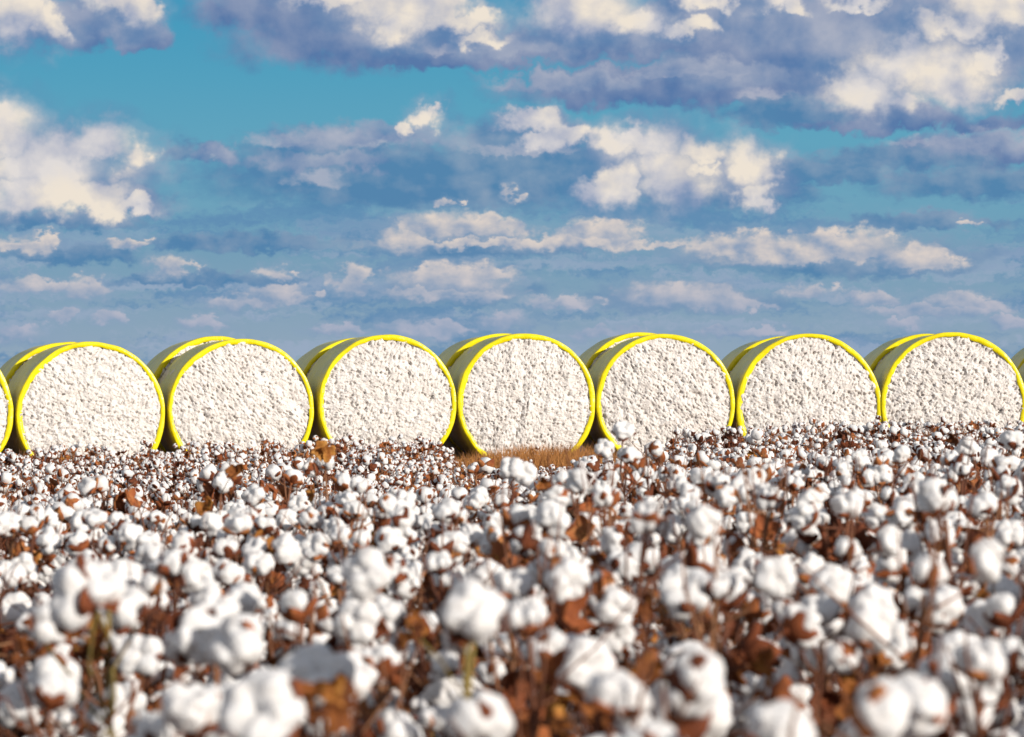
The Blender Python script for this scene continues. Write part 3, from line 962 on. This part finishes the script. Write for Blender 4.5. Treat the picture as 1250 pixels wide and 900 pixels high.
# plants one can pick out: label, bolls (photo x, y, width px), leaves (photo x, y, width px), green stalk
HEROES = [
    ('large blurred cotton plant on an olive stalk, lower left, with a bunched white head', [(88, 728, 84), (118, 712, 70), (150, 745, 66), (62, 762, 56)], [(105, 778, 60)], True),
    ('blurred cotton plant with twin white bolls side by side, lower left', [(243, 776, 70), (288, 788, 76), (262, 748, 62)], [(230, 850, 50)], False),
    ('nearest cotton plant with a big white boll cut by the lower edge, left of centre', [(322, 872, 108), (232, 862, 70)], [(395, 868, 70)], False),
    ('blurred cotton plant with one large round boll, left of centre near the lower edge', [(386, 826, 92), (420, 838, 60)], [(372, 870, 48)], False),
    ('cotton plant with a single big round boll facing the viewer, below the middle bales', [(578, 745, 78)], [(500, 768, 40)], True),
    ('cotton plant with three stacked white bolls, left of the single big round boll', [(448, 700, 64), (436, 757, 60), (468, 752, 52)], [(505, 770, 40)], False),
    ('cotton plant with big brown curled leaves under small bolls, below the middle bale', [(668, 686, 38), (700, 770, 40)], [(640, 700, 92), (655, 735, 70)], False),
    ('blurred cotton plant with two bolls over a hanging orange brown leaf, lower centre', [(672, 803, 66), (714, 812, 72)], [(690, 850, 84), (770, 830, 64)], False),
    ('blurred cotton plant with a tall drooping boll at the lower edge, centre', [(560, 868, 84), (545, 830, 50), (520, 862, 46)], [(600, 880, 40)], True),
    ('cotton plant with plump paired bolls, right of centre', [(762, 690, 50), (782, 682, 46), (748, 660, 36)], [(800, 700, 30)], False),
    ('cotton plant with a boll whose brown burr faces the viewer, right of centre', [(828, 708, 56), (845, 770, 40)], [(822, 715, 34)], False),
    ('cotton plant with a round boll beside an orange leaf, right of centre', [(888, 712, 60), (862, 700, 40)], [(915, 730, 34)], False),
    ('cotton plant with three bolls in a level row, right half', [(968, 684, 38), (988, 688, 36), (948, 680, 32)], [], False),
    ('cotton plant with one broad white boll on a thin dark stalk, right half', [(1018, 716, 56), (1050, 728, 46), (996, 795, 62)], [], False),
    ('blurred cotton plant with two broad bolls one above the other, lower right', [(1062, 762, 66), (1088, 788, 60)], [(1080, 808, 36)], False),
    ('tall cotton plant with drooping locks of lint and an orange leaf on top, right', [(1146, 650, 50), (1138, 684, 46), (1156, 688, 40), (1112, 664, 44), (1102, 634, 40)], [(1128, 622, 34), (1100, 710, 40)], False),
    ('blurred cotton plant with a wide white tuft near the right edge', [(1196, 764, 62), (1226, 722, 44), (1180, 790, 56)], [(1205, 690, 30)], False),
    ('blurred cotton plant with two bolls at the lower right corner', [(1210, 862, 70), (1172, 862, 54)], [(1065, 872, 54)], False),
    ('nearest cotton plant with a big shaded boll at the lower edge, right of centre', [(838, 872, 104), (872, 880, 50)], [(842, 822, 54)], False),
    ('blurred cotton plant with three bolls low in the left corner', [(62, 828, 66), (172, 800, 56), (25, 862, 62)], [(30, 800, 40)], False),
    ('cotton plant with two bolls close to the left edge, at mid height', [(20, 748, 50), (12, 700, 38), (28, 690, 30)], [], False),
    ('cotton plant with a round boll on a dark red burr, left part', [(208, 688, 50), (238, 700, 48)], [(222, 708, 40)], False),
    ('cotton plant with a boll inside a ring of orange leaves, left of centre', [(316, 660, 30), (365, 682, 40), (290, 640, 36)], [(302, 668, 34), (330, 672, 30)], False),
    ('cotton plant whose topmost boll stands against the fifth whole bale', [(761, 526, 27), (738, 548, 25), (768, 556, 28), (800, 548, 22), (742, 588, 30)], [(800, 600, 22)], False),
    ('cotton plant with a pair of white bolls just below the tan grass', [(624, 572, 30), (640, 578, 30), (700, 602, 36), (715, 590, 30)], [(662, 590, 22)], False),
    ('cotton plant with a brown dry leaf cluster before the third whole bale', [(398, 562, 24), (380, 572, 22), (420, 590, 28)], [(386, 550, 30), (398, 552, 24)], False),
    ('cotton plant with a rust leaf standing over the small far bolls at left', [(272, 590, 26), (310, 604, 28)], [(288, 578, 26), (252, 622, 30)], False),
    ('tall cotton plant with bolls against the last bale at the right edge', [(1236, 536, 30), (1228, 566, 32), (1208, 560, 26), (1180, 545, 24), (1160, 560, 24)], [(1165, 535, 20)], False),
    ('cotton plant with a heap of white bolls against the sixth whole bale', [(858, 582, 30), (842, 600, 28), (826, 592, 26), (830, 628, 40), (862, 640, 34), (912, 650, 34)], [(858, 596, 26)], False),
    ('cotton plant with bolls strung along its top, right of the sixth whole bale', [(1030, 575, 26), (1050, 560, 24), (1075, 580, 28), (1100, 556, 26), (1115, 590, 30)], [(1090, 600, 24)], False),
    ('cotton plant with a bright boll pair in front of the second whole bale', [(160, 655, 36), (178, 662, 36), (115, 632, 30), (60, 660, 34)], [(140, 690, 26)], False),
    ('cotton plant with bolls just under the third whole bale, centre left', [(440, 592, 26), (494, 612, 30), (548, 626, 36), (520, 640, 28)], [(460, 660, 30)], False),
]


def build_field(M):
    P = make_pieces(M)
    rng = random.Random(21)
    count = 0
    hero_xy = []
    # --- plants one can pick out
    for label, bolls, leaves, green in HEROES:
        sp = Spec()
        pts = [(at(px, py, 340.0 / s), s) for px, py, s in bolls]
        ybase = sum(p.y for p, s in pts) / len(pts)
        xbase = pts[0][0].x + rng.uniform(-.015, .015)
        # keep the spread in depth small enough for one plant
        pts = []
        for px, py, s in bolls:
            y = ybase + max(-.14, min(.14, 340.0 / s - ybase))
            pts.append((at(px, py, y), s * y / 340.0))
        base = Vector((xbase, ybase + .02, ground_z(xbase, ybase)))
        root = empty('cotton_plant', base)
        tag(root, label, 'cotton plant', G_PLANT)
        rel = [(p - base, s) for p, s in pts]
        ztop = max(p.z for p, s in rel)
        tp = max(rel, key=lambda q: q[0].z)[0]
        n = 10
        end = Vector((tp.x * .9, tp.y * .5 + .015, ztop - .035))
        main = zig(rng, Vector((0, 0, -.03)), end, n, .009)
        sp.stalk.tube(main, [.0066 * (1 - .55 * i / n) for i in range(n + 1)], 7)
        for p, s in rel:
            f = max(.35, min(.97, (p.z - .07) / ztop)); a = main[int(f * n)]
            ax = Vector((rng.uniform(-.5, .5), rng.uniform(-.9, .1), rng.uniform(-.15, 1.0)))
            kind = None
            if s * 340 / ybase > 1e9: kind = 0
            if 'drooping' in label: kind = rng.choice((6, 7)); ax = Vector((rng.uniform(-.3, .3), -.3, -1 if rng.random() < .5 else 1))
            elif 'burr faces' in label: ax = Vector((.2, .9, .5)); kind = 0
            elif 'facing the viewer' in label: ax = Vector((.15, -1, .35)); kind = 2
            else: kind = rng.randrange(6)
            branch(sp, rng, a, p, .003, ax)
            add_boll(sp, rng, p, ax, s * 1.0, kind)
        for px, py, s in leaves:
            q = at(px, py, ybase - .06) - base
            f = max(.3, min(1, (q.z) / ztop)); a = main[int(f * n)]
            sp.stalk.tube([a, a.lerp(q, .5) + Vector((0, 0, .01)), q], [.0016, .0013, .001], 5)
            w = s * ybase / FPX
            for j in range(1 if s < 34 else (3 if s < 56 else 5)):
                k = .9 if s < 34 else (.56 if s < 80 else .60)
                sp.leaves.append((rng.randrange(6), orient(q + Vector((rng.uniform(-.4, .4) * w, rng.uniform(-.03, .03), rng.uniform(-.4, .4) * w)) * (0 if s < 34 else 1),
                                                           Vector((rng.uniform(-.9, .9), -1, rng.uniform(-.8, .9))), rng.uniform(0, 6.28), k * w / .060)))
        for k in range(6):                          # lower bolls
            t = rng.uniform(0, 6.28); ln = rng.uniform(.05, .13); a = main[rng.randrange(4, n - 1)]
            e = a + Vector((math.cos(t) * ln, math.sin(t) * ln, .03 - .06))
            ax = Vector((math.cos(t), math.sin(t), rng.uniform(-.2, .8)))
            branch(sp, rng, a, e, .0026, ax); add_boll(sp, rng, e, ax)
        for k in range(2):
            t = rng.uniform(0, 6.28); a = main[rng.randrange(4, n)]
            q = a + Vector((math.cos(t) * .06, math.sin(t) * .06, 0))
            sp.leaves.append((rng.randrange(6), orient(q, Vector((math.cos(t), math.sin(t), .2)), rng.uniform(0, 6.28), rng.uniform(.7, 1.1))))
        realise(sp, P, M, root, sp.stalk.mesh('stalk', [M['green_stalk'] if green else M['stalk']]), True)
        hero_xy.append((base.x, base.y))
        count += 1

    # --- kinds of plant that repeat
    T = []
    for i in range(14):
        r = random.Random(100 + i)
        H = (0.62, 0.70, 0.78, 0.86)[i % 4] + r.uniform(-.02, .02)
        sp = random_spec(r, H, r.choice((8, 9, 10, 11)), r.choice((9, 10, 11, 12)))
        T.append((H, sp, sp.stalk.mesh('stalk', [M['stalk']]), joined(sp, P, M, False), joined(sp, P, M, True)))

    FAR_T = []
    for i in range(12):
        r = random.Random(300 + i)
        H = (0.50, 0.58, 0.66, 0.74)[i % 4]
        sp = random_spec(r, H, r.choice((2, 3, 4, 5)), r.choice((11, 13, 15)), 1.30)
        if i >= 8: sp = random_spec(r, H, 0, 18)      # nearly bare brown plants by the headland
        FAR_T.append((H, joined(sp, P, M, True)))

    def top_at(x, y):
        """how high the plants reach there"""
        px = 625 + x / y * FPX
        right = sstep(250, 950, px)
        near = 0.70 + 0.13 * right
        near -= 0.07 * sstep(6.5, 4.5, y)
        far = 0.46 + 0.17 * sstep(700, 1050, px) + 0.06 * sstep(32, 50, y)
        if y > 36 and 540 < px < 830: far -= 0.16
        t = sstep(8.0, 27.0, y - 2.5 * right)
        return near * (1 - t) + far * t

    spots = []
    y = 3.15
    while y < 60.5:
        half = y * 625 / FPX + 1.3
        x = -half
        while x < half:
            xx, yy = x + rng.uniform(-.1, .1), y + rng.uniform(-.16, .16)
            x += rng.uniform(.22, .36)
            px = 625 + xx / yy * FPX
            if yy > 46 and 555 < px < 815 and rng.random() < .93: continue
            if any((xx - a) ** 2 + (yy - b) ** 2 < .10 ** 2 for a, b in hero_xy): continue
            inframe = -20 < px < 1270
            spots.append((inframe, yy, xx, px))
        y += 0.34
    vis = sorted([s for s in spots if s[0]], key=lambda s: s[1])
    N_IND = 300 - count
    ind, rest = vis[:N_IND], vis[N_IND:] + [s for s in spots if not s[0]]
    lim = ind[-1][1]

    def choose(xx, yy):
        h = min(.845, top_at(xx, yy) * rng.uniform(.78, 1.06))
        c = min(range(len(T)), key=lambda i: abs(T[i][0] - h) + rng.uniform(0, .14))
        return c, max(.62, min(1.18, h / T[c][0]))

    for _, yy, xx, px in ind:
        c, s = choose(xx, yy)
        root = empty('cotton_plant', (xx, yy, ground_z(xx, yy)), rng.uniform(0, 6.28), s)
        band = 'blurred near cotton plant in the tangle below the %s whole bale from the left' if yy < 5.2 else ('slightly soft cotton plant of the middle rows below the %s whole bale from the left' if yy < 8.5 else 'small sharper cotton plant farther back below the %s whole bale from the left')
        tag(root, band % COLS[col_of(px)], 'cotton plant', G_PLANT)
        realise(T[c][1], P, M, root, T[c][2], yy < 9.5)

    # --- everything else: one mass of instanced plants
    tcol = bpy.data.collections.new('plant_kinds')
    for i, t in enumerate(T):
        tcol.objects.link(bpy.data.objects.new('plant_kind_%02d' % i, t[3]))
    for i, t in enumerate(FAR_T):
        tcol.objects.link(bpy.data.objects.new('plant_kind_%02d' % (len(T) + i), t[1]))
    me = bpy.data.meshes.new('cotton_plants')
    pts, rot, scl, idx = [], [], [], []
    for _, yy, xx, px in rest:
        if yy < 11: c, s = choose(xx, yy)
        else:
            h = top_at(xx, yy) * rng.uniform(.78, 1.08)
            bare = rng.random() < (.16 if yy < 44 else .48)
            c = min(range(8, 12) if bare else range(8), key=lambda i: abs(FAR_T[i][0] - h) + rng.uniform(0, .14))
            s = max(.6, min(1.2, h / FAR_T[c][0])) * (1.28 if rng.random() < (.05 if yy < 44 else .14) else 1)
            s = min(s, (.76 if yy < 30 else .86) / FAR_T[c][0]); c += len(T)
        pts.append((xx, yy, ground_z(xx, yy))); rot.append(rng.uniform(0, 6.28)); scl.append(s); idx.append(c)
    me.from_pydata(pts, [], [])
    for nm, ty, dat in (('spin', 'FLOAT', rot), ('size', 'FLOAT', scl), ('pick', 'INT', idx)):
        a = me.attributes.new(nm, ty, 'POINT'); a.data.foreach_set('value', dat)
    o = link('cotton_plants', me)
    tag(o, 'mass of small cotton plants filling the field back to the yellow bales', 'cotton plants', None, 'stuff')
    gn = bpy.data.node_groups.new('scatter_plants', 'GeometryNodeTree')
    gn.interface.new_socket('Geometry', in_out='INPUT', socket_type='NodeSocketGeometry')
    gn.interface.new_socket('Geometry', in_out='OUTPUT', socket_type='NodeSocketGeometry')
    gi, go = gn.nodes.new('NodeGroupInput'), gn.nodes.new('NodeGroupOutput')
    iop = gn.nodes.new('GeometryNodeInstanceOnPoints')
    ci = gn.nodes.new('GeometryNodeCollectionInfo')
    ci.inputs['Collection'].default_value = tcol
    ci.inputs['Separate Children'].default_value = True
    ci.inputs['Reset Children'].default_value = True

    def attr(nm, ty):
        a = gn.nodes.new('GeometryNodeInputNamedAttribute'); a.data_type = ty; a.inputs['Name'].default_value = nm
        return a.outputs['Attribute']
    cx = gn.nodes.new('ShaderNodeCombineXYZ')
    gn.links.new(attr('spin', 'FLOAT'), cx.inputs['Z'])
    gn.links.new(gi.outputs[0], iop.inputs['Points'])
    gn.links.new(ci.outputs[0], iop.inputs['Instance'])
    iop.inputs['Pick Instance'].default_value = True
    gn.links.new(attr('pick', 'INT'), iop.inputs['Instance Index'])
    gn.links.new(cx.outputs[0], iop.inputs['Rotation'])
    gn.links.new(attr('size', 'FLOAT'), iop.inputs['Scale'])
    gn.links.new(iop.outputs[0], go.inputs[0])
    md = o.modifiers.new('scatter', 'NODES'); md.node_group = gn
    print('plants: individual', count + len(ind), 'to', round(lim, 2), 'm; mass', len(rest))


# ------------------------------------------------------------------ light and camera
def build_light():
    ld = bpy.data.lights.new('sun', 'SUN')
    ld.energy = 4.75
    ld.angle = R(0.53)
    ld.color = (1.0, 0.93, 0.84)
    lo = bpy.data.objects.new('sun', ld)
    lo.rotation_euler = (-sun_dir).to_track_quat('-Z', 'Y').to_euler()
    lo.location = sun_dir * 60
    COL.objects.link(lo)


def build_camera():
    cd = bpy.data.cameras.new('camera')
    cd.sensor_width = 36
    cd.lens = 135
    cd.clip_start = 0.1
    cd.clip_end = 9000
    co = bpy.data.objects.new('camera', cd)
    co.location = (0, 0, EYE)
    co.rotation_euler = (R(90) + math.atan(60 / FPX), 0, 0)
    cd.dof.use_dof = True
    cd.dof.focus_distance = 34
    cd.dof.aperture_fstop = 10.5
    cd.dof.aperture_blades = 9
    COL.objects.link(co)
    scene.camera = co


build_sky()
build_light()
build_camera()
MATS = make_materials()
build_ground(MATS)
build_bales(MATS)
if not TEST_SKY_ONLY:
    build_grass(MATS)
    build_field(MATS)

scene.render.engine = 'CYCLES'
scene.cycles.max_bounces = 8
scene.cycles.diffuse_bounces = 4
scene.cycles.transmission_bounces = 4
scene.cycles.use_denoising = True
vs = scene.view_settings
vs.view_transform = 'Standard'
vs.look = 'None'
vs.exposure = EXPOSURE
vs.gamma = 1.0
